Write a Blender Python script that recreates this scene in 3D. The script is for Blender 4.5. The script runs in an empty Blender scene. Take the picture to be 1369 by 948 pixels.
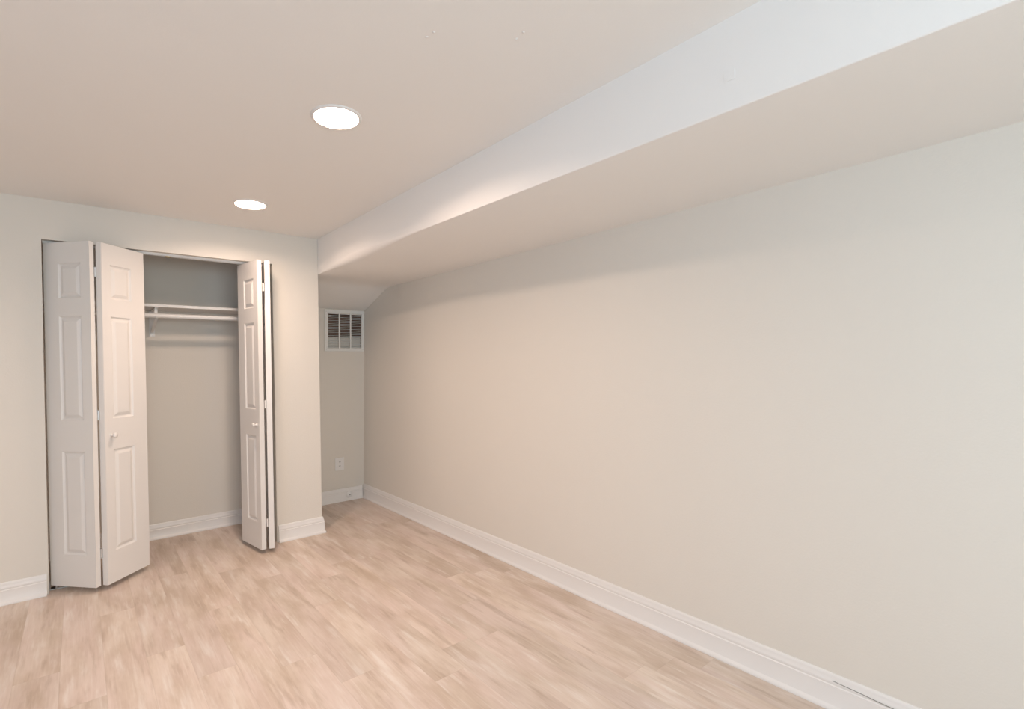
import bpy, bmesh, math, random
from mathutils import Vector, Matrix
random.seed(4)
S = bpy.context.scene
COL = S.collection

# ------------------------------------------------------------------ camera
W, H = 1369, 948
F_PX, CX, CY = 664.07, 610.59, 495.06
YAW, PITCH, ROLL = math.radians(37.298), math.radians(-0.8045), math.radians(-0.7212)
fw = Vector((math.sin(YAW)*math.cos(PITCH), math.cos(YAW)*math.cos(PITCH), math.sin(PITCH)))
rt = Vector((math.cos(YAW), -math.sin(YAW), 0)); up = rt.cross(fw)
rt, up = rt*math.cos(ROLL)+up*math.sin(ROLL), up*math.cos(ROLL)-rt*math.sin(ROLL)
cam_d = bpy.data.cameras.new('camera'); cam = bpy.data.objects.new('camera', cam_d); COL.objects.link(cam)
cam.matrix_world = Matrix((( rt.x, up.x, -fw.x, -2.1942), (rt.y, up.y, -fw.y, -3.6706), (rt.z, up.z, -fw.z, 1.2916), (0, 0, 0, 1)))
cam_d.sensor_fit = 'HORIZONTAL'; cam_d.sensor_width = 36; cam_d.lens = F_PX/W*36
cam_d.shift_x = (W/2-CX)/W; cam_d.shift_y = (CY-H/2)/W
cam_d.clip_start = .02
S.camera = cam

# ------------------------------------------------------------------ world, light, exposure
S.view_settings.view_transform = 'Standard'; S.view_settings.look = 'None'
S.view_settings.gamma = 1; S.view_settings.use_curve_mapping = False
S.view_settings.exposure = 0.08
wd = bpy.data.worlds.new('sky'); S.world = wd; wd.use_nodes = True
nt = wd.node_tree; nt.nodes.clear()
bg = nt.nodes.new('ShaderNodeBackground'); wo = nt.nodes.new('ShaderNodeOutputWorld')
sky = nt.nodes.new('ShaderNodeTexSky'); sky.sky_type = 'HOSEK_WILKIE'; sky.turbidity = 4; sky.ground_albedo = .4
sky.sun_direction = (0.6, -0.5, 0.6)
bg.inputs['Strength'].default_value = 1.0
nt.links.new(sky.outputs[0], bg.inputs[0]); nt.links.new(bg.outputs[0], wo.inputs[0])

LAMP_STRENGTH = 26.0; LAMP_WATTS = 9.3; SPREAD = 157
LAMP_COL = (1.0, 0.76, 0.61)

def area(name, loc, rot, sx, sy, power, color):
    l = bpy.data.lights.new(name, 'AREA'); l.shape = 'RECTANGLE'; l.size = sx; l.size_y = sy
    l.energy = power; l.color = color
    o = bpy.data.objects.new(name, l); COL.objects.link(o); o.location = loc; o.rotation_euler = rot
    return o
# daylight falling in through the two windows behind the camera
area('daylight_left', (-4.53, -3.95, 1.47), (0, math.radians(-90), 0), 1.05, 1.5, 18, (.30, .58, 1.0))
area('daylight_rear', (-1.9, -5.42, 1.47), (math.radians(90), 0, 0), 1.9, 1.05, 46, (.78, .94, 1.0))

# ------------------------------------------------------------------ materials
def new_mat(name):
    m = bpy.data.materials.new(name); m.use_nodes = True
    return m, m.node_tree, m.node_tree.nodes['Principled BSDF']
def paint(name, col, rough=.6, bump=.05, scale=180, var=.012, spec=.3):
    m, t, p = new_mat(name)
    geo = t.nodes.new('ShaderNodeNewGeometry')
    n1 = t.nodes.new('ShaderNodeTexNoise'); n1.inputs['Scale'].default_value = 1.7; n1.inputs['Detail'].default_value = 3
    t.links.new(geo.outputs['Position'], n1.inputs['Vector'])
    mx = t.nodes.new('ShaderNodeMix'); mx.data_type = 'RGBA'
    mx.inputs[6].default_value = (*[c*(1-var) for c in col], 1); mx.inputs[7].default_value = (*[min(1, c*(1+var)) for c in col], 1)
    t.links.new(n1.outputs['Fac'], mx.inputs[0]); t.links.new(mx.outputs[2], p.inputs['Base Color'])
    p.inputs['Roughness'].default_value = rough; p.inputs['Specular IOR Level'].default_value = spec
    if bump:
        n2 = t.nodes.new('ShaderNodeTexNoise'); n2.inputs['Scale'].default_value = scale; n2.inputs['Detail'].default_value = 2
        t.links.new(geo.outputs['Position'], n2.inputs['Vector'])
        b = t.nodes.new('ShaderNodeBump'); b.inputs['Strength'].default_value = bump; b.inputs['Distance'].default_value = .002
        t.links.new(n2.outputs['Fac'], b.inputs['Height']); t.links.new(b.outputs[0], p.inputs['Normal'])
    return m
M = {}
M['wall'] = paint('greige_wall_paint', (.78, .73, .662), .55, .25, 120)
M['ceiling'] = paint('ceiling_paint', (.91, .885, .855), .8, .12, 150)
M['trim'] = paint('white_trim_paint', (.84, .81, .785), .35, .05, 60, spec=.5)
M['door'] = paint('white_door_paint', (.82, .785, .75), .38, .08, 260, spec=.5)
M['wire'] = paint('white_shelf_paint', (.84, .82, .80), .4, 0, spec=.5)
M['plate'] = paint('white_plastic', (.86, .84, .82), .3, 0, spec=.5)
M['slot'] = paint('dark_slot', (.05, .045, .04), .6, 0)
M['duct'] = paint('brown_duct_liner', (.30, .175, .125), .9, 0, var=.2)
M['filter'] = paint('pale_filter', (.80, .76, .71), .9, .1, 90)
M['vent'] = paint('white_vent_enamel', (.84, .83, .80), .4, 0, spec=.5)
M['crack'] = paint('dark_crack', (.18, .16, .14), .9, 0)
M['outside'] = paint('pale_concrete', (.5, .5, .48), .9, .3, 20)
m, t, p = new_mat('brushed_steel'); p.inputs['Metallic'].default_value = 1; p.inputs['Base Color'].default_value = (.62, .62, .62, 1); p.inputs['Roughness'].default_value = .35; M['steel'] = m
m, t, p = new_mat('brass'); p.inputs['Metallic'].default_value = 1; p.inputs['Base Color'].default_value = (.62, .47, .24, 1); p.inputs['Roughness'].default_value = .35; M['brass'] = m
m, t, p = new_mat('window_glass'); p.inputs['Transmission Weight'].default_value = 1; p.inputs['Roughness'].default_value = 0; p.inputs['IOR'].default_value = 1.45; p.inputs['Base Color'].default_value = (1, 1, 1, 1); M['glass'] = m
m, t, p = new_mat('lamp_diffuser'); p.inputs['Base Color'].default_value = (.9, .9, .9, 1)
p.inputs['Emission Color'].default_value = (*LAMP_COL, 1); p.inputs['Emission Strength'].default_value = LAMP_STRENGTH; M['lamp'] = m

def floor_material():
    m, t, p = new_mat('washed_plank_floor'); N = t.nodes; L = t.links
    def math_(op, a, b=None, c=None):
        n = N.new('ShaderNodeMath'); n.operation = op
        for i, v in enumerate((a, b, c)):
            if v is None: continue
            if isinstance(v, (int, float)): n.inputs[i].default_value = v
            else: L.new(v, n.inputs[i])
        return n.outputs[0]
    geo = N.new('ShaderNodeNewGeometry'); sep = N.new('ShaderNodeSeparateXYZ'); L.new(geo.outputs['Position'], sep.inputs[0])
    x, y = sep.outputs[0], sep.outputs[1]
    PW, PL = .152, 1.22
    u = math_('DIVIDE', x, PW); row = math_('FLOOR', u); fu = math_('FRACT', u)
    wn = N.new('ShaderNodeTexWhiteNoise'); wn.noise_dimensions = '1D'; L.new(row, wn.inputs['W'])
    v = math_('ADD', math_('DIVIDE', y, PL), wn.outputs['Value']); colm = math_('FLOOR', v); fv = math_('FRACT', v)
    cid = N.new('ShaderNodeCombineXYZ'); L.new(row, cid.inputs[0]); L.new(colm, cid.inputs[1])
    w2 = N.new('ShaderNodeTexWhiteNoise'); w2.noise_dimensions = '3D'; L.new(cid.outputs[0], w2.inputs['Vector'])
    pid = w2.outputs['Value']
    def stretched(sx, sy, det, dist=0, rough=.55):
        c = N.new('ShaderNodeCombineXYZ'); L.new(math_('MULTIPLY', x, sx), c.inputs[0]); L.new(math_('MULTIPLY', y, sy), c.inputs[1])
        L.new(math_('MULTIPLY', pid, 40), c.inputs[2])
        n = N.new('ShaderNodeTexNoise'); n.inputs['Scale'].default_value = 1; n.inputs['Detail'].default_value = det
        n.inputs['Distortion'].default_value = dist; n.inputs['Roughness'].default_value = rough
        L.new(c.outputs[0], n.inputs['Vector']); return n.outputs['Fac']
    big = stretched(9, 2.6, 4, .1); mid = stretched(24, 3.2, 4, .15); fine = stretched(130, 6, 3, .05); hue = stretched(7, 1.8, 2)
    def mix(fac, a, b):
        n = N.new('ShaderNodeMix'); n.data_type = 'RGBA'
        L.new(fac, n.inputs[0])
        for i, q in ((6, a), (7, b)):
            if isinstance(q, tuple): n.inputs[i].default_value = (*q, 1)
            else: L.new(q, n.inputs[i])
        return n.outputs[2]
    def ramp(f, lo, hi):
        n = N.new('ShaderNodeMapRange'); n.interpolation_type = 'SMOOTHSTEP'; L.new(f, n.inputs[0]); n.inputs[1].default_value = lo; n.inputs[2].default_value = hi
        return n.outputs[0]
    c = mix(ramp(big, .30, .70), FLOOR_DARK, FLOOR_LIGHT)
    c = mix(math_('MULTIPLY', ramp(hue, .35, .7), .45), c, FLOOR_PINK)
    c = mix(math_('MULTIPLY', ramp(mid, .53, .75), .55), c, FLOOR_WHITE)
    c = mix(math_('MULTIPLY', ramp(mid, .46, .25), .48), c, FLOOR_BROWN)
    c = mix(math_('MULTIPLY', ramp(fine, .5, .75), .24), c, FLOOR_WHITE)
    c = mix(math_('MULTIPLY', ramp(fine, .5, .25), .15), c, FLOOR_BROWN)
    hs = N.new('ShaderNodeHueSaturation'); L.new(c, hs.inputs['Color'])
    L.new(math_('MULTIPLY_ADD', pid, .10, .91), hs.inputs['Value'])
    # seams
    eu = math_('MINIMUM', fu, math_('SUBTRACT', 1, fu)); ev = math_('MINIMUM', fv, math_('SUBTRACT', 1, fv))
    su = ramp(math_('MULTIPLY', eu, PW), .0, .0014); sv = ramp(math_('MULTIPLY', ev, PL), .0, .0016)
    seam = math_('MULTIPLY', su, sv)
    c2 = mix(math_('MULTIPLY_ADD', seam, .20, .80), tuple(.72*k for k in FLOOR_BROWN), hs.outputs[0])
    L.new(c2, p.inputs['Base Color'])
    p.inputs['Roughness'].default_value = .42; p.inputs['Specular IOR Level'].default_value = .35
    b = N.new('ShaderNodeBump'); b.inputs['Strength'].default_value = .25; b.inputs['Distance'].default_value = .001
    L.new(math_('ADD', math_('MULTIPLY', fine, .5), seam), b.inputs['Height']); L.new(b.outputs[0], p.inputs['Normal'])
    return m
FLOOR_DARK = (.58, .455, .36); FLOOR_LIGHT = (.765, .65, .56); FLOOR_PINK = (.765, .615, .57)
FLOOR_WHITE = (.88, .82, .765); FLOOR_BROWN = (.43, .31, .23)
M['floor'] = floor_material()

# ------------------------------------------------------------------ helpers
def link(name, bm, mat, parent=None, smooth=False, loc=None, rot=None):
    bmesh.ops.recalc_face_normals(bm, faces=bm.faces)
    me = bpy.data.meshes.new(name); bm.to_mesh(me); bm.free()
    me.materials.append(M[mat] if isinstance(mat, str) else mat)
    if smooth:
        for f in me.polygons: f.use_smooth = True
        if smooth is not True:
            me.set_sharp_from_angle(angle=math.radians(smooth))
    o = bpy.data.objects.new(name, me); COL.objects.link(o)
    if parent: o.parent = parent
    if loc: o.location = loc
    if rot: o.rotation_euler = rot
    return o
def tag(o, label=None, cat=None, group=None, kind=None):
    for k, v in (('label', label), ('category', cat), ('group', group), ('kind', kind)):
        if v: o[k] = v
    return o
def empty(name, loc, rot=(0, 0, 0)):
    o = bpy.data.objects.new(name, None); COL.objects.link(o); o.location = loc; o.rotation_euler = rot; o.empty_display_size = .1
    return o
def box(bm, x0, x1, y0, y1, z0, z1, bevel=0, mtx=None):
    vs = [bm.verts.new((x, y, z)) for x in (x0, x1) for y in (y0, y1) for z in (z0, z1)]
    fs = [bm.faces.new([vs[i] for i in q]) for q in ((0, 1, 3, 2), (4, 6, 7, 5), (0, 4, 5, 1), (2, 3, 7, 6), (0, 2, 6, 4), (1, 5, 7, 3))]
    bmesh.ops.recalc_face_normals(bm, faces=fs)
    if bevel:
        es = list({e for f in fs for e in f.edges})
        r = bmesh.ops.bevel(bm, geom=es, offset=bevel, segments=2, affect='EDGES', profile=.5)
        vs = list({v for f in r['faces'] for v in f.verts} | {v for v in vs if v.is_valid})
    if mtx is not None: bmesh.ops.transform(bm, matrix=mtx, verts=vs)
    return bm
def extrude_poly(bm, pts, d):
    """closed polygon pts (3-D) extruded by the vector d"""
    a = [bm.verts.new(p) for p in pts]; b = [bm.verts.new(Vector(p)+Vector(d)) for p in pts]
    bm.faces.new(a); bm.faces.new(b[::-1]); n = len(a)
    for i in range(n): bm.faces.new((a[i], b[i], b[(i+1) % n], a[(i+1) % n]))
    return bm
def tube(bm, a, b, r, seg=20):
    a, b = Vector(a), Vector(b); d = (b-a).normalized()
    s = d.orthogonal().normalized(); q = d.cross(s)
    ra = [bm.verts.new(a+(s*math.cos(2*math.pi*i/seg)+q*math.sin(2*math.pi*i/seg))*r) for i in range(seg)]
    rb = [bm.verts.new(b+(s*math.cos(2*math.pi*i/seg)+q*math.sin(2*math.pi*i/seg))*r) for i in range(seg)]
    for i in range(seg): bm.faces.new((ra[i], ra[(i+1) % seg], rb[(i+1) % seg], rb[i]))
    bm.faces.new(ra[::-1]); bm.faces.new(rb)
    return bm
def lathe(bm, prof, seg=40, mtx=None):
    """prof = (radius, z) pairs around the z axis; radius 0 closes"""
    rings = []
    for (r, z) in prof:
        if r == 0: rings.append([bm.verts.new((0, 0, z))])
        else: rings.append([bm.verts.new((r*math.cos(2*math.pi*i/seg), r*math.sin(2*math.pi*i/seg), z)) for i in range(seg)])
    for a, b in zip(rings, rings[1:]):
        for i in range(seg):
            j = (i+1) % seg
            if len(a) == 1 and len(b) == 1: continue
            if len(a) == 1: bm.faces.new((a[0], b[i], b[j]))
            elif len(b) == 1: bm.faces.new((a[i], a[j], b[0]))
            else: bm.faces.new((a[i], a[j], b[j], b[i]))
    if mtx is not None: bmesh.ops.transform(bm, matrix=mtx, verts=[v for r in rings for v in r])
    return bm
def sweep(bm, path, prof, side=1):
    """moulding profile (d, z) swept along a floor path of (x, y); d grows to the room side (side=1: left of travel)"""
    n = len(path); rings = []
    for i, p in enumerate(path):
        p = Vector(p)
        def nrm(a, b):
            t = (Vector(b)-Vector(a)).normalized(); return Vector((-t.y, t.x))*side
        if i == 0: off = nrm(path[0], path[1])
        elif i == n-1: off = nrm(path[-2], path[-1])
        else:
            n1, n2 = nrm(path[i-1], path[i]), nrm(path[i], path[i+1]); off = (n1+n2)/(1+n1.dot(n2))
        rings.append([bm.verts.new((p.x+off.x*d, p.y+off.y*d, z)) for d, z in prof])
    k = len(prof)
    for a, b in zip(rings, rings[1:]):
        for i in range(k): bm.faces.new((a[i], a[(i+1) % k], b[(i+1) % k], b[i]))
    bm.faces.new(rings[0][::-1]); bm.faces.new(rings[-1])
    return bm

# ------------------------------------------------------------------ measures of the room
ZC = 2.2535; X1 = -.7208; XL, XR = -2.351, -1.063; ZO = 2.03; TW = .115
YB = .66; XROOM, YROOM = -4.55, -5.45
def ynook(z): return .735-.0442*z

# ------------------------------------------------------------------ room shell
struct = lambda o, label: tag(o, label, kind='structure')
bm = box(bmesh.new(), XROOM-.12, .12, YROOM-.12, 1.0, -.12, 0)
struct(link('floor', bm, 'floor'), 'pinkish beige washed wood plank floor')

bm = box(bmesh.new(), XROOM-.12, X1, YROOM-.12, 1.0, ZC, ZC+.12)
ceil = struct(link('ceiling', bm, 'ceiling'), 'flat ceiling with two round recessed lights')

# soffit running the length of the right wall, its lower edge rounder towards the far end
bm = bmesh.new(); rings = []
ys = [YROOM-.12, -4.5, -4, -3.57, -3.4, -3.24, -3.07, -2.8, -2.58, -2.35, -2.09, -1.8, -1.55, -1.31, -1.1, -.9, -.7, -.6, -.5, -.4, -.3, -.2, -.1, 0.0]
def ze(y): return 2.008+(y+1.3)*.0085 if y < -1.3 else 2.008-(y+1.3)*.017
for y in ys:
    k = max(0., min(1., (y+1.55)/1.4)); k = k*k*(3-2*k)
    q = max(0., min(1., -y/.8)); r = .004+k*.075*q*q*(3-2*q); z0 = ze(y); z1 = 1.973
    sl = (z1-z0)/(0-X1)
    prof = [(X1, ZC+.02)]
    for i in range(9):
        a = math.pi/2*i/8
        px = X1+r-r*math.cos(a); prof.append((px, z0+r-r*math.sin(a)+sl*(px-X1)))
    prof += [(X1+.25, z0+sl*.25), (.1, z1+sl*.1), (.1, ZC+.02)]
    rings.append([bm.verts.new((px, y, pz)) for px, pz in prof])
for a, b in zip(rings, rings[1:]):
    for i in range(len(a)): bm.faces.new((a[i], a[(i+1) % len(a)], b[(i+1) % len(a)], b[i]))
bm.faces.new(rings[0][::-1]); bm.faces.new(rings[-1])
soff = struct(link('ceiling_soffit', bm, 'ceiling', smooth=50), 'long boxed soffit dropped below the ceiling along the right wall')
# the small square patch and specks on the painted surfaces
bm = box(bmesh.new(), X1-.0012, X1+.001, -3.035, -3.005, 2.078, 2.106, .0005)
link('patch_plate', bm, 'ceiling', soff)
for (sx, sy) in ((-1.355, -2.48), (-1.145, -2.634), (-1.14, -2.60), (-1.36, -2.45)):
    bm = lathe(bmesh.new(), [(.005, 0), (.0035, -.0018), (0, -.0025)], 10); link('paint_speck', bm, 'trim', ceil, loc=(sx, sy, ZC), smooth=True)

# cove bending from the soffit underside down to the alcove's back wall, and that wall with the vent hole
cove = [(0.0, 1.976), (.12, 1.974), (.17, 1.971), (.22, 1.963), (.28, 1.946), (.35, 1.920), (.45, 1.882), (.56, 1.842), (ynook(1.808), 1.808)]
bm = bmesh.new()
poly = cove+[(.98, 1.808), (.98, ZC+.02), (0.0, ZC+.02)]
k0 = len(cove)
va = [bm.verts.new((X1, y, z+(.0118*max(0, 1-y/.35) if i < k0 else 0))) for i, (y, z) in enumerate(poly)]
vb = [bm.verts.new((.1, y, z-(.0025*max(0, 1-y/.35) if i < k0 else 0))) for i, (y, z) in enumerate(poly)]
bm.faces.new(va); bm.faces.new(vb[::-1])
for i in range(len(poly)): bm.faces.new((va[i], vb[i], vb[(i+1) % len(poly)], va[(i+1) % len(poly)]))
struct(link('ceiling_alcove', bm, 'ceiling', smooth=30), 'sloped curved drop above the vent in the alcove')
VX0, VX1, VZ0, VZ1 = -.368, -.030, 1.455, 1.762
bm = bmesh.new()
def nookbox(x0, x1, z0, z1):
    vs = [bm.verts.new((x, ynook(z)+dy, z)) for x in (x0, x1) for dy in (0, .016) for z in (z0, z1)]
    for q in ((0, 1, 3, 2), (4, 6, 7, 5), (0, 4, 5, 1), (2, 3, 7, 6), (0, 2, 6, 4), (1, 5, 7, 3)): bm.faces.new([vs[i] for i in q])
nookbox(X1, .06, 0, VZ0); nookbox(X1, VX0, VZ0, VZ1); nookbox(VX1, .06, VZ0, VZ1); nookbox(X1, .06, VZ1, 1.808)
struct(link('wall_alcove', bm, 'wall'), 'back wall of the narrow alcove with vent and outlet')

# closet front wall: an upside-down U
bm = extrude_poly(bmesh.new(), [(XROOM, 0, 0), (XL, 0, 0), (XL, 0, ZO), (XR, 0, ZO), (XR, 0, 0), (X1, 0, 0), (X1, 0, ZC), (XROOM, 0, ZC)], (0, TW, 0))
es = [e for e in bm.edges if all(abs(v.co.y) < 1e-6 for v in e.verts) and any(
    (abs(a.co.x-XL) < 1e-5 and abs(b.co.x-XL) < 1e-5) or (abs(a.co.x-XR) < 1e-5 and abs(b.co.x-XR) < 1e-5) or (abs(a.co.z-ZO) < 1e-5 and abs(b.co.z-ZO) < 1e-5)
    or (abs(a.co.x-X1) < 1e-5 and abs(b.co.x-X1) < 1e-5) for a, b in [e.verts])]
bmesh.ops.bevel(bm, geom=es, offset=.003, segments=2, affect='EDGES')
struct(link('wall_back', bm, 'wall'), 'greige far wall with the closet opening')
bm = box(bmesh.new(), X1-.11, X1, TW, .98, 0, ZC)
struct(link('wall_partition', bm, 'wall'), 'partition between closet and alcove')
bm = box(bmesh.new(), -2.62, X1-.11, YB, YB+.1, 0, ZC)
struct(link('wall_closet_back', bm, 'wall'), 'shaded back wall inside the closet')
bm = box(bmesh.new(), -2.72, -2.62, TW, YB+.1, 0, ZC)
struct(link('wall_closet_left', bm, 'wall'), 'left side wall inside the closet')
bm = box(bmesh.new(), 0, .1, YROOM-.12, 1.0, 0, ZC+.02)
struct(link('wall_right', bm, 'wall'), 'long blank wall on the right under the soffit')

def wall_with_window(name, label, axis, at, lo, hi, w0, w1, z0, z1):
    bm = bmesh.new()
    def bx(a, b, c, d):
        if axis == 'x': box(bm, at-.12, at, a, b, c, d)
        else: box(bm, a, b, at-.12, at, c, d)
    bx(lo, w0, 0, ZC); bx(w1, hi, 0, ZC); bx(w0, w1, 0, z0); bx(w0, w1, z1, ZC)
    return struct(link(name, bm, 'wall'), label)
wall_with_window('wall_left', 'left wall with a window behind the camera', 'x', XROOM, YROOM-.12, TW, -4.75, -3.15, .9, 2.05)
wall_with_window('wall_rear', 'rear wall with a window behind the camera', 'y', YROOM, XROOM, 0, -2.9, -.9, .9, 2.05)
def window(name, axis, at, w0, w1, z0, z1):
    root = tag(empty(name, (0, 0, 0)), 'white framed window behind the camera', kind='structure')
    bm = bmesh.new()
    def bx(bm, a, b, c, d, t0, t1):
        if axis == 'x': box(bm, at+t0, at+t1, a, b, c, d)
        else: box(bm, a, b, at+t0, at+t1, c, d)
    for a, b, c, d in ((w0, w0+.05, z0, z1), (w1-.05, w1, z0, z1), (w0, w1, z0, z0+.05), (w0, w1, z1-.05, z1), ((w0+w1)/2-.02, (w0+w1)/2+.02, z0, z1)):
        bx(bm, a, b, c, d, -.085, -.035)
    link('window_frame', bm, 'trim', root)
    bm = bmesh.new(); bx(bm, w0+.04, w1-.04, z0+.04, z1-.04, -.062, -.058); link('window_pane', bm, 'glass', root)
# windows are open casement frames without panes in the lamps' way
def casing(name, axis, at, w0, w1, z0, z1):
    window(name, axis, at, w0, w1, z0, z1)
casing('window_1', 'x', XROOM, -4.75, -3.15, .9, 2.05)
casing('window_2', 'y', YROOM, -2.9, -.9, .9, 2.05)

# ------------------------------------------------------------------ baseboards
def bprof(h):
    k = h-.125
    return [(0, 0), (.024, 0), (.0245, .005), (.022, .012), (.0165, .018), (.0145, .021), (.0145, .083+k), (.0115, .087+k), (.0128, .092+k), (.0118, .100+k),
            (.0085, .106+k), (.0085, .114+k), (.0065, .1215+k), (.004, .125+k), (0, .125+k)]
def base(name, path, h, side, label):
    return struct(link(name, sweep(bmesh.new(), path, bprof(h), side), 'trim', smooth=35), label)
bbr = base('baseboard_right', [(0, YROOM), (0, ynook(0))], .132, 1, 'white moulded baseboard along the long right wall')
base('baseboard_alcove', [(-.022, .728), (X1+.001, .728)], .118, 1, 'white baseboard at the back of the alcove')
base('baseboard_back', [(XL-.008, 0), (XROOM, 0)], .120, 1, 'white baseboard left of the closet doors')
base('baseboard_pillar', [(X1, .70), (X1, 0), (XR+.010, 0)], .125, 1, 'white baseboard wrapping the narrow wall right of the closet')
base('baseboard_closet', [(X1-.112, YB), (-2.61, YB)], .115, 1, 'white baseboard inside the closet')
# caulk crack along the top of the right baseboard
bm = bmesh.new(); pts = [(-.0130, -3.06, .1085), (-.0130, -3.10, .1065), (-.0130, -3.14, .1045), (-.0145, -3.19, .1015), (-.0150, -3.26, .098), (-.0152, -3.34, .0965)]
for a, b in zip(pts, pts[1:]): tube(bm, a, b, .0009, 6)
link('caulk_crack', bm, 'crack', bbr)

# ------------------------------------------------------------------ bifold doors
LW, LT, ZB, ZT = .302, .034, .032, 2.012
def leaf_mesh(stile_left, stile_right, w=LW):
    """front face y = 0, back y = LT, three raised panels on each face"""
    bm = bmesh.new(); h = ZT-ZB
    xs = [0, stile_left, w-stile_right, w]
    zs = [0, .216-ZB, .812-ZB, .993-ZB, 1.590-ZB, 1.692-ZB, 1.893-ZB, h]
    rings = [(0, 0), (.004, .005), (.009, .0088), (.014, .0088), (.021, .005), (.030, .0009), (.034, 0.0)]
    for s, y0 in ((1, 0), (-1, LT)):
        for i in range(3):
            for j in range(7):
                a, b, c, d = xs[i], xs[i+1], zs[j], zs[j+1]
                if i == 1 and j in (1, 3, 5):
                    prev = None
                    for ins, dep in rings:
                        y = y0+s*dep
                        r = [bm.verts.new(q) for q in ((a+ins, y, c+ins), (b-ins, y, c+ins), (b-ins, y, d-ins), (a+ins, y, d-ins))]
                        if prev:
                            for k in range(4): bm.faces.new((prev[k], prev[(k+1) % 4], r[(k+1) % 4], r[k]))
                        prev = r
                    bm.faces.new(prev)
                else:
                    bm.faces.new([bm.verts.new(q) for q in ((a, y0, c), (b, y0, c), (b, y0, d), (a, y0, d))])
    for z in (0, h):
        for i in range(3): bm.faces.new([bm.verts.new(q) for q in ((xs[i], 0, z), (xs[i+1], 0, z), (xs[i+1], LT, z), (xs[i], LT, z))])
    for x in (0, w):
        for j in range(7): bm.faces.new([bm.verts.new(q) for q in ((x, 0, zs[j]), (x, 0, zs[j+1]), (x, LT, zs[j+1]), (x, LT, zs[j]))])
    bmesh.ops.remove_doubles(bm, verts=bm.verts, dist=1e-5)
    # soften the long front arrises
    es = [e for e in bm.edges if all(v.co.x < 1e-5 or v.co.x > w-1e-5 for v in e.verts) and all(v.co.y < 1e-5 or v.co.y > LT-1e-5 for v in e.verts)
          and abs(e.verts[0].co.x-e.verts[1].co.x) < 1e-5 and abs(e.verts[0].co.y-e.verts[1].co.y) < 1e-5]
    bmesh.ops.bevel(bm, geom=es, offset=.0022, segments=2, affect='EDGES')
    return bm
def leaf(root, origin, direction, outer_first, w=LW):
    bm = leaf_mesh(.097 if outer_first else .057, .057 if outer_first else .097, w)
    a = math.atan2(direction[1], direction[0])
    return link('door_leaf', bm, 'door', root, loc=(origin[0], origin[1], ZB), rot=(0, 0, a))
def knob(lf, x, z):
    mt = Matrix.Rotation(math.radians(90), 4, 'X')
    bm = lathe(bmesh.new(), [(.0, 0), (.011, 0), (.0105, .003), (.0065, .006), (.0065, .014), (.010, .018), (.0145, .022), (.0155, .027), (.0135, .032), (.008, .0345), (0, .0352)], 28, mt)
    return link('knob', bm, 'door', lf, smooth=True, loc=(x, 0.0002, z-ZB))
def hinge(root, p, z, a1, a2, mat, r):
    """barrel at p with two leaves, folded onto the leaf edges along the directions a1, a2"""
    bm = tube(bmesh.new(), (0, 0, -.028), (0, 0, .028), r, 14)
    for a in (a1, a2):
        d = Vector((a[0], a[1], 0)).normalized(); n = Vector((-d.y, d.x, 0))
        pts = [Vector((0, 0, -.028))+n*.0009, Vector((0, 0, -.028))-n*.0009]
        pts = [pts[0], pts[0]+d*.026, pts[1]+d*.026, pts[1]]
        extrude_poly(bm, pts, (0, 0, .056))
    return link('hinge', bm, mat, root, loc=(p[0], p[1], z))
def unit(a, b):
    d = Vector(b)-Vector(a); return d.normalized()
# left pair: pivot at the left jamb, fold swung into the room
A0, A1 = Vector((-2.345, .050)), Vector((-2.137, -.165))
dA = unit(A0, A1)
left = tag(empty('bifold_door', (-2.33, .07, 0)), 'left pair of white panelled bifold door leaves, folded half open wide', 'door', 'white bifold closet doors')
inv = Matrix.Translation(-left.location)
def rel(v, root): return (v[0]-root.location.x, v[1]-root.location.y)
la = leaf(left, rel(A0, left), dA, True)
B0 = Vector((-2.079, -.167)); dB = unit(B0, (-1.852, .038))
lb = leaf(left, rel(B0, left), dB, False)
knob(lb, .044, .897)
nA = Vector((-dA.y, dA.x)); nB = Vector((-dB.y, dB.x))      # towards the closet
FA = A0+dA*LW; FC = (FA+nA*LT+B0+nB*LT)/2
for z in (1.842, 1.018, .217):
    hinge(left, rel(FC+Vector((0, .004)), left), z, -dA, dB, 'steel', .0078)
# pivots
bm = tube(bmesh.new(), (0, 0, ZT), (0, 0, ZT+.006), .004, 10)
q = A0+dA*.02+nA*LT/2; link('pivot_pin', bm, 'steel', left, loc=(*rel(q, left), 0))
bm = tube(bmesh.new(), (0, 0, .006), (0, 0, ZB), .005, 10); link('pivot_pin', bm, 'steel', left, loc=(*rel(q, left), 0))
bm = tube(bmesh.new(), (0, 0, ZT), (0, 0, ZT+.008), .004, 10); q2 = B0+dB*(LW-.02)+nB*LT/2
link('guide_pin', bm, 'steel', left, loc=(*rel(q2, left), 0))
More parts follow.
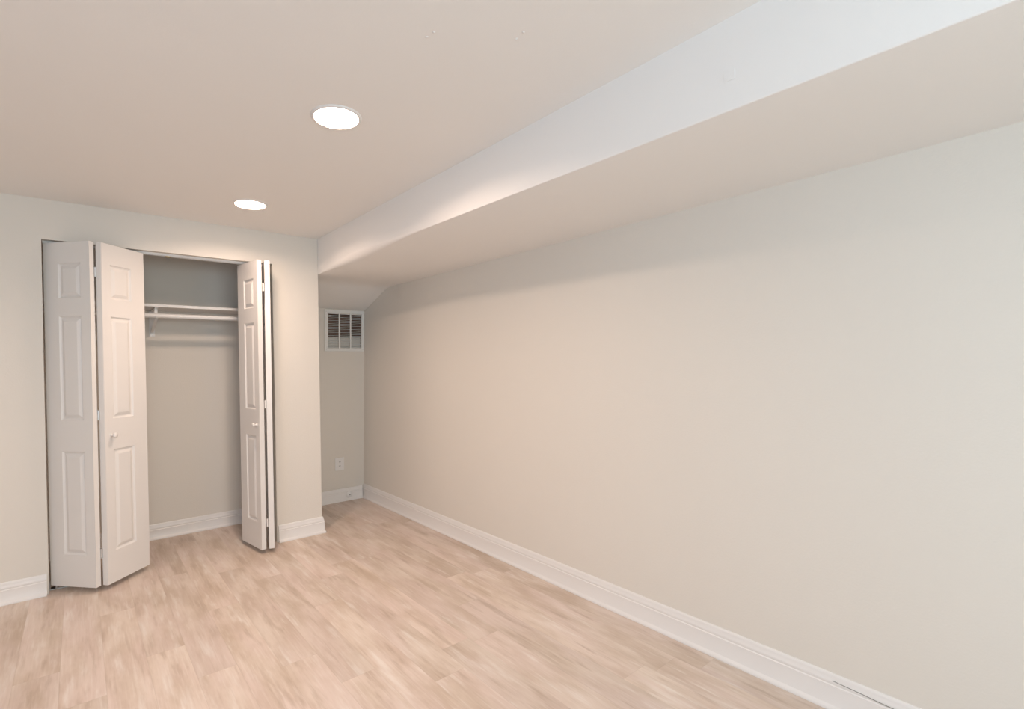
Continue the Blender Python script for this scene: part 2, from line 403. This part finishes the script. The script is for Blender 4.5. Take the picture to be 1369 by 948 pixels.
# right pair, folded almost shut
right = tag(empty('bifold_door', (-1.08, .07, 0)), 'right pair of white panelled bifold door leaves, folded nearly together', 'door', 'white bifold closet doors')
C1 = Vector((-1.2205, -.172)); C0 = Vector((-1.2725, .122)); dC = unit(C0, C1); C0 = C1-dC*LW
lc = leaf(right, rel(C0, right), dC, True); nC = Vector((-dC.y, dC.x))
knob(lc, LW-.040, .888)
D0 = Vector((-1.1380, -.183)); D1 = Vector((-1.0730, .107)); dD = unit(D0, D1); nD = Vector((-dD.y, dD.x))
ld = leaf(right, rel(D0, right), dD, False)
F2 = (C1+nC*LT+D0+nD*LT)/2
for z in (1.829, 1.027, .213):
    hinge(right, rel(F2+Vector((0, .002)), right), z, -dC, dD, 'door', .0045)
    bm = box(bmesh.new(), -.0044, .0044, -.0008, .0008, -.027, .027); link('hinge_leaf', bm, 'door', right, loc=(*rel((C1+D0)/2+(C1-C0).normalized()*-.006, right), z))
q3 = D0+dD*(LW-.02)+nD*LT/2
for a, b in ((ZT, ZT+.006), (.006, ZB)):
    link('pivot_pin', tube(bmesh.new(), (0, 0, a), (0, 0, b), .004, 10), 'steel', right, loc=(*rel(q3, right), 0))
q4 = C0+dC*.025+nC*LT/2
link('guide_pin', tube(bmesh.new(), (0, 0, ZT), (0, 0, ZT+.005), .004, 10), 'steel', right, loc=(*rel(q4, right), 0))

# overhead track
trk = tag(empty('door_track', ((XL+XR)/2, .07, ZO)), 'white metal door track under the head of the closet opening', 'track')
bm = extrude_poly(bmesh.new(), [(XL+.004, -.014, 0), (XL+.004, -.014, -.0145), (XL+.004, -.009, -.0145), (XL+.004, -.009, -.003), (XL+.004, .009, -.003), (XL+.004, .009, -.0145), (XL+.004, .014, -.0145), (XL+.004, .014, 0)], (XR-XL-.008, 0, 0))
bmesh.ops.translate(bm, verts=bm.verts, vec=(-(XL+XR)/2, 0, 0))
link('channel', bm, 'trim', trk)
bm = box(bmesh.new(), -.018, .018, -.016, .016, -.018, -.0148, .001); box(bm, -.006, .006, -.006, .006, -.022, -.018, .001)
link('catch', bm, 'brass', trk, loc=(-1.711-(XL+XR)/2, 0, 0))
bm = lathe(bmesh.new(), [(.0, -.0048), (.004, -.0045), (.005, -.003), (.005, -.0025)], 12)
link('screw', bm, 'brass', trk, loc=(-1.76-(XL+XR)/2, 0, 0))

# floor pivot bracket at the foot of the left jamb
pb = tag(empty('pivot_bracket', (-2.351, .07, 0)), 'small steel pivot bracket on the floor at the left jamb', 'bracket')
bm = box(bmesh.new(), .001, .10, -.016, .016, 0, .004, .0008); box(bm, .001, .004, -.016, .016, .004, .045, .0008)
link('bracket_plate', bm, 'steel', pb)
bm = box(bmesh.new(), .006, .040, -.014, .014, .0042, .009, .001); link('pivot_socket', bm, 'slot', pb)

# ------------------------------------------------------------------ closet shelf, rod, bracket
bm = box(bmesh.new(), -2.618, X1-.112, YB-.305, YB-.001, 1.712, 1.731, .0015)
tag(link('closet_shelf', bm, 'wire'), 'white board shelf spanning the closet above the rod', 'shelf')
bm = tube(bmesh.new(), (-2.617, YB-.29, 1.652), (X1-.113, YB-.29, 1.652), .0160, 28)
tag(link('closet_rod', bm, 'wire', smooth=40), 'white round hanging rod under the closet shelf', 'rod')
br = tag(empty('shelf_bracket', (-1.752, YB, 1.52)), 'white shelf and rod bracket screwed to the closet back wall', 'bracket')
bm = box(bmesh.new(), -.018, .018, -.004, -.0005, -.002, .190, .001)
link('wall_plate', bm, 'wire', br)
bm = bmesh.new()
# top arm under the shelf, diagonal brace, and the hook that cradles the rod
box(bm, -.011, .011, -.290, -.004, .1835, .1905, .001)
def bar(a, b, hw=.009, th=.003):
    a, b = Vector(a), Vector(b); d = (b-a).normalized(); n = Vector((1, 0, 0)).cross(d)*th
    extrude_poly(bm, [Vector((-hw, 0, 0))+a-n, Vector((-hw, 0, 0))+a+n, Vector((-hw, 0, 0))+b+n, Vector((-hw, 0, 0))+b-n], (2*hw, 0, 0))
bar((0, -.005, .030), (0, -.262, .110)); bar((0, -.262, .186), (0, -.262, .108))
link('arm', bm, 'wire', br)
bm = bmesh.new(); hp = []
for i in range(11):
    a = math.radians(200+i*16); hp.append((0, -.29+.0195*math.cos(a), .132+.0195*math.sin(a)))
for a, b in zip(hp, hp[1:]): bar(a, b, .008, .0025)
bar(hp[-1], (0, -.262, .128), .008, .0025)
link('rod_hook', bm, 'wire', br)
for z in (.012, .165):
    bm = lathe(bmesh.new(), [(.0045, 0), (.004, .0015), (0, .002)], 14, Matrix.Rotation(math.radians(90), 4, 'X'))
    link('screw', bm, 'steel', br, loc=(0, -.0042, z))

# ------------------------------------------------------------------ air return vent
lean = math.atan(.0442)
vr = tag(empty('air_vent', (-.2045, ynook(1.608), 1.608), (lean, 0, 0)), 'white louvered return air vent high on the alcove wall', 'vent')
hw, hh = .1975, .191
bm = bmesh.new()
fr = .0285
for a, b, c, d in ((-hw, hw, -hh, -hh+fr), (-hw, hw, hh-fr, hh), (-hw, -hw+fr, -hh+fr, hh-fr), (hw-fr, hw, -hh+fr, hh-fr)):
    box(bm, a, b, -.009, -.0005, c, d, .0018)
link('frame', bm, 'vent', vr)
iw, ih = hw-fr, hh-fr
bm = bmesh.new()
for k in (-1, 1): box(bm, k*iw/3-.0065, k*iw/3+.0065, -.009, -.002, -ih, ih, .001)
link('mullion', bm, 'vent', vr)
bm = bmesh.new(); NS = 21
for i in range(NS):
    z = -ih+(i+.5)*2*ih/NS
    # each louvre slopes down into the room
    extrude_poly(bm, [(-iw, -.0065, z-.0010), (-iw, -.0062, z-.0028), (-iw, .0085, z+.0016), (-iw, .0082, z+.0030)], (2*iw, 0, 0))
link('louvers', bm, 'vent', vr)
for sx in (-1, 1):
    for sz in (-1, 1):
        bm = lathe(bmesh.new(), [(.0035, 0), (.003, .001), (0, .0014)], 12, Matrix.Rotation(math.radians(90), 4, 'X'))
        link('screw', bm, 'steel', vr, loc=(sx*(hw-.014), -.009, sz*(hh-.014)*.98))
# duct behind: brown lining with a pale filter panel standing at the bottom
bm = bmesh.new()
y0, y1 = ynook(1.6)+.02, .95
box(bm, VX0-.012, VX1+.012, y1, y1+.01, VZ0-.012, VZ1+.012)
box(bm, VX0-.012, VX0-.001, ynook(1.6)+.030, y1, VZ0-.012, VZ1+.012); box(bm, VX1+.001, VX1+.012, ynook(1.6)+.030, y1, VZ0-.012, VZ1+.012)
box(bm, VX0-.012, VX1+.012, ynook(1.6)+.030, y1, VZ1+.001, VZ1+.012); box(bm, VX0-.012, VX1+.012, ynook(1.6)+.030, y1, VZ0-.012, VZ0-.001)
struct(link('wall_duct', bm, 'duct'), 'brown duct opening behind the vent louvres')
bm = box(bmesh.new(), VX0+.002, VX1-.002, ynook(1.5)+.024, ynook(1.5)+.036, VZ0+.0005, VZ0+.098, .001)
tag(link('air_filter', bm, 'filter'), 'pale filter panel seen through the lower vent louvres', 'filter')

# ------------------------------------------------------------------ wall outlet
wo_ = tag(empty('wall_outlet', (-.2535, ynook(.357), .357), (lean, 0, 0)), 'white duplex power outlet low on the alcove wall', 'outlet')
bm = box(bmesh.new(), -.045, .045, -.0065, -.0003, -.060, .060, .0022); link('cover_plate', bm, 'plate', wo_)
for z in (-.0195, .0195):
    bm = bmesh.new(); pts = []
    for i in range(28):
        a = 2*math.pi*i/28; pts.append((.0175*math.cos(a), -.0088, max(-.0135, min(.0135, .0175*math.sin(a)))))
    extrude_poly(bm, pts, (0, .003, 0)); rc = link('receptacle', bm, 'plate', wo_, loc=(0, 0, z))
    bm = box(bmesh.new(), -.0075, -.0050, -.0094, -.0086, -.002, .0065); box(bm, .0050, .0075, -.0094, -.0086, -.001, .0065)
    lathe(bm, [(.0, .0094), (.0026, .0094), (.0026, .0086)], 12, Matrix.Translation((0, 0, -.0065)) @ Matrix.Rotation(math.radians(90), 4, 'X'))
    link('socket_slots', bm, 'slot', rc)
bm = lathe(bmesh.new(), [(.003, 0), (.0028, .001), (0, .0013)], 12, Matrix.Rotation(math.radians(90), 4, 'X')); link('screw', bm, 'steel', wo_, loc=(0, -.0065, 0))

# round cable jack on the alcove baseboard
cj = tag(empty('cable_jack', (-.163, .7133, .056)), 'small round white cable jack on the alcove baseboard', 'jack')
mt = Matrix.Rotation(math.radians(90), 4, 'X')
bm = lathe(bmesh.new(), [(0, 0), (.030, 0), (.029, .005), (.024, .0085), (.013, .010), (.0125, .017), (0, .0175)], 28, mt); link('jack_cover', bm, 'plate', cj, smooth=40)
bm = lathe(bmesh.new(), [(.0045, .0172), (.0042, .019), (0, .0192)], 12, mt); link('jack_hole', bm, 'slot', cj)

# ------------------------------------------------------------------ recessed lights
def recessed(x, y, label, power=1.0):
    root = tag(empty('recessed_light', (x, y, ZC)), label, 'ceiling light')
    bm = lathe(bmesh.new(), [(.084, -.004), (.086, -.0065), (.092, -.0055), (.0965, -.0025), (.0975, 0), (.084, 0), (.084, -.004)], 64)
    link('trim_ring', bm, 'trim', root, smooth=35)
    bm = lathe(bmesh.new(), [(0, -.0048), (.060, -.0048), (.0838, -.0040), (.0838, -.0005), (0, -.0005)], 64)
    link('diffuser', bm, 'lamp', root, smooth=35)
    l = bpy.data.lights.new('downlight_beam', 'AREA'); l.shape = 'DISK'; l.size = .16; l.energy = LAMP_WATTS*power; l.color = LAMP_COL; l.spread = math.radians(SPREAD)
    o = bpy.data.objects.new('downlight_beam', l); COL.objects.link(o); o.parent = root; o.location = (0, 0, -.0068)
    return root
recessed(-1.378, -1.848, 'larger, nearer round recessed ceiling light, glowing white', 1.12)
recessed(-1.362, -.572, 'smaller, farther round recessed ceiling light near the closet wall', .84)
recessed(-3.25, -3.25, 'added unseen fill light behind the camera on the left, built as a recessed light', .4)  # added lamp, never in view: fills the room from the left rear
recessed(-3.4, -1.85, 'added unseen fill light out of view to the left, built as a recessed light', .4)  # second added lamp, put in to even out light on the left side
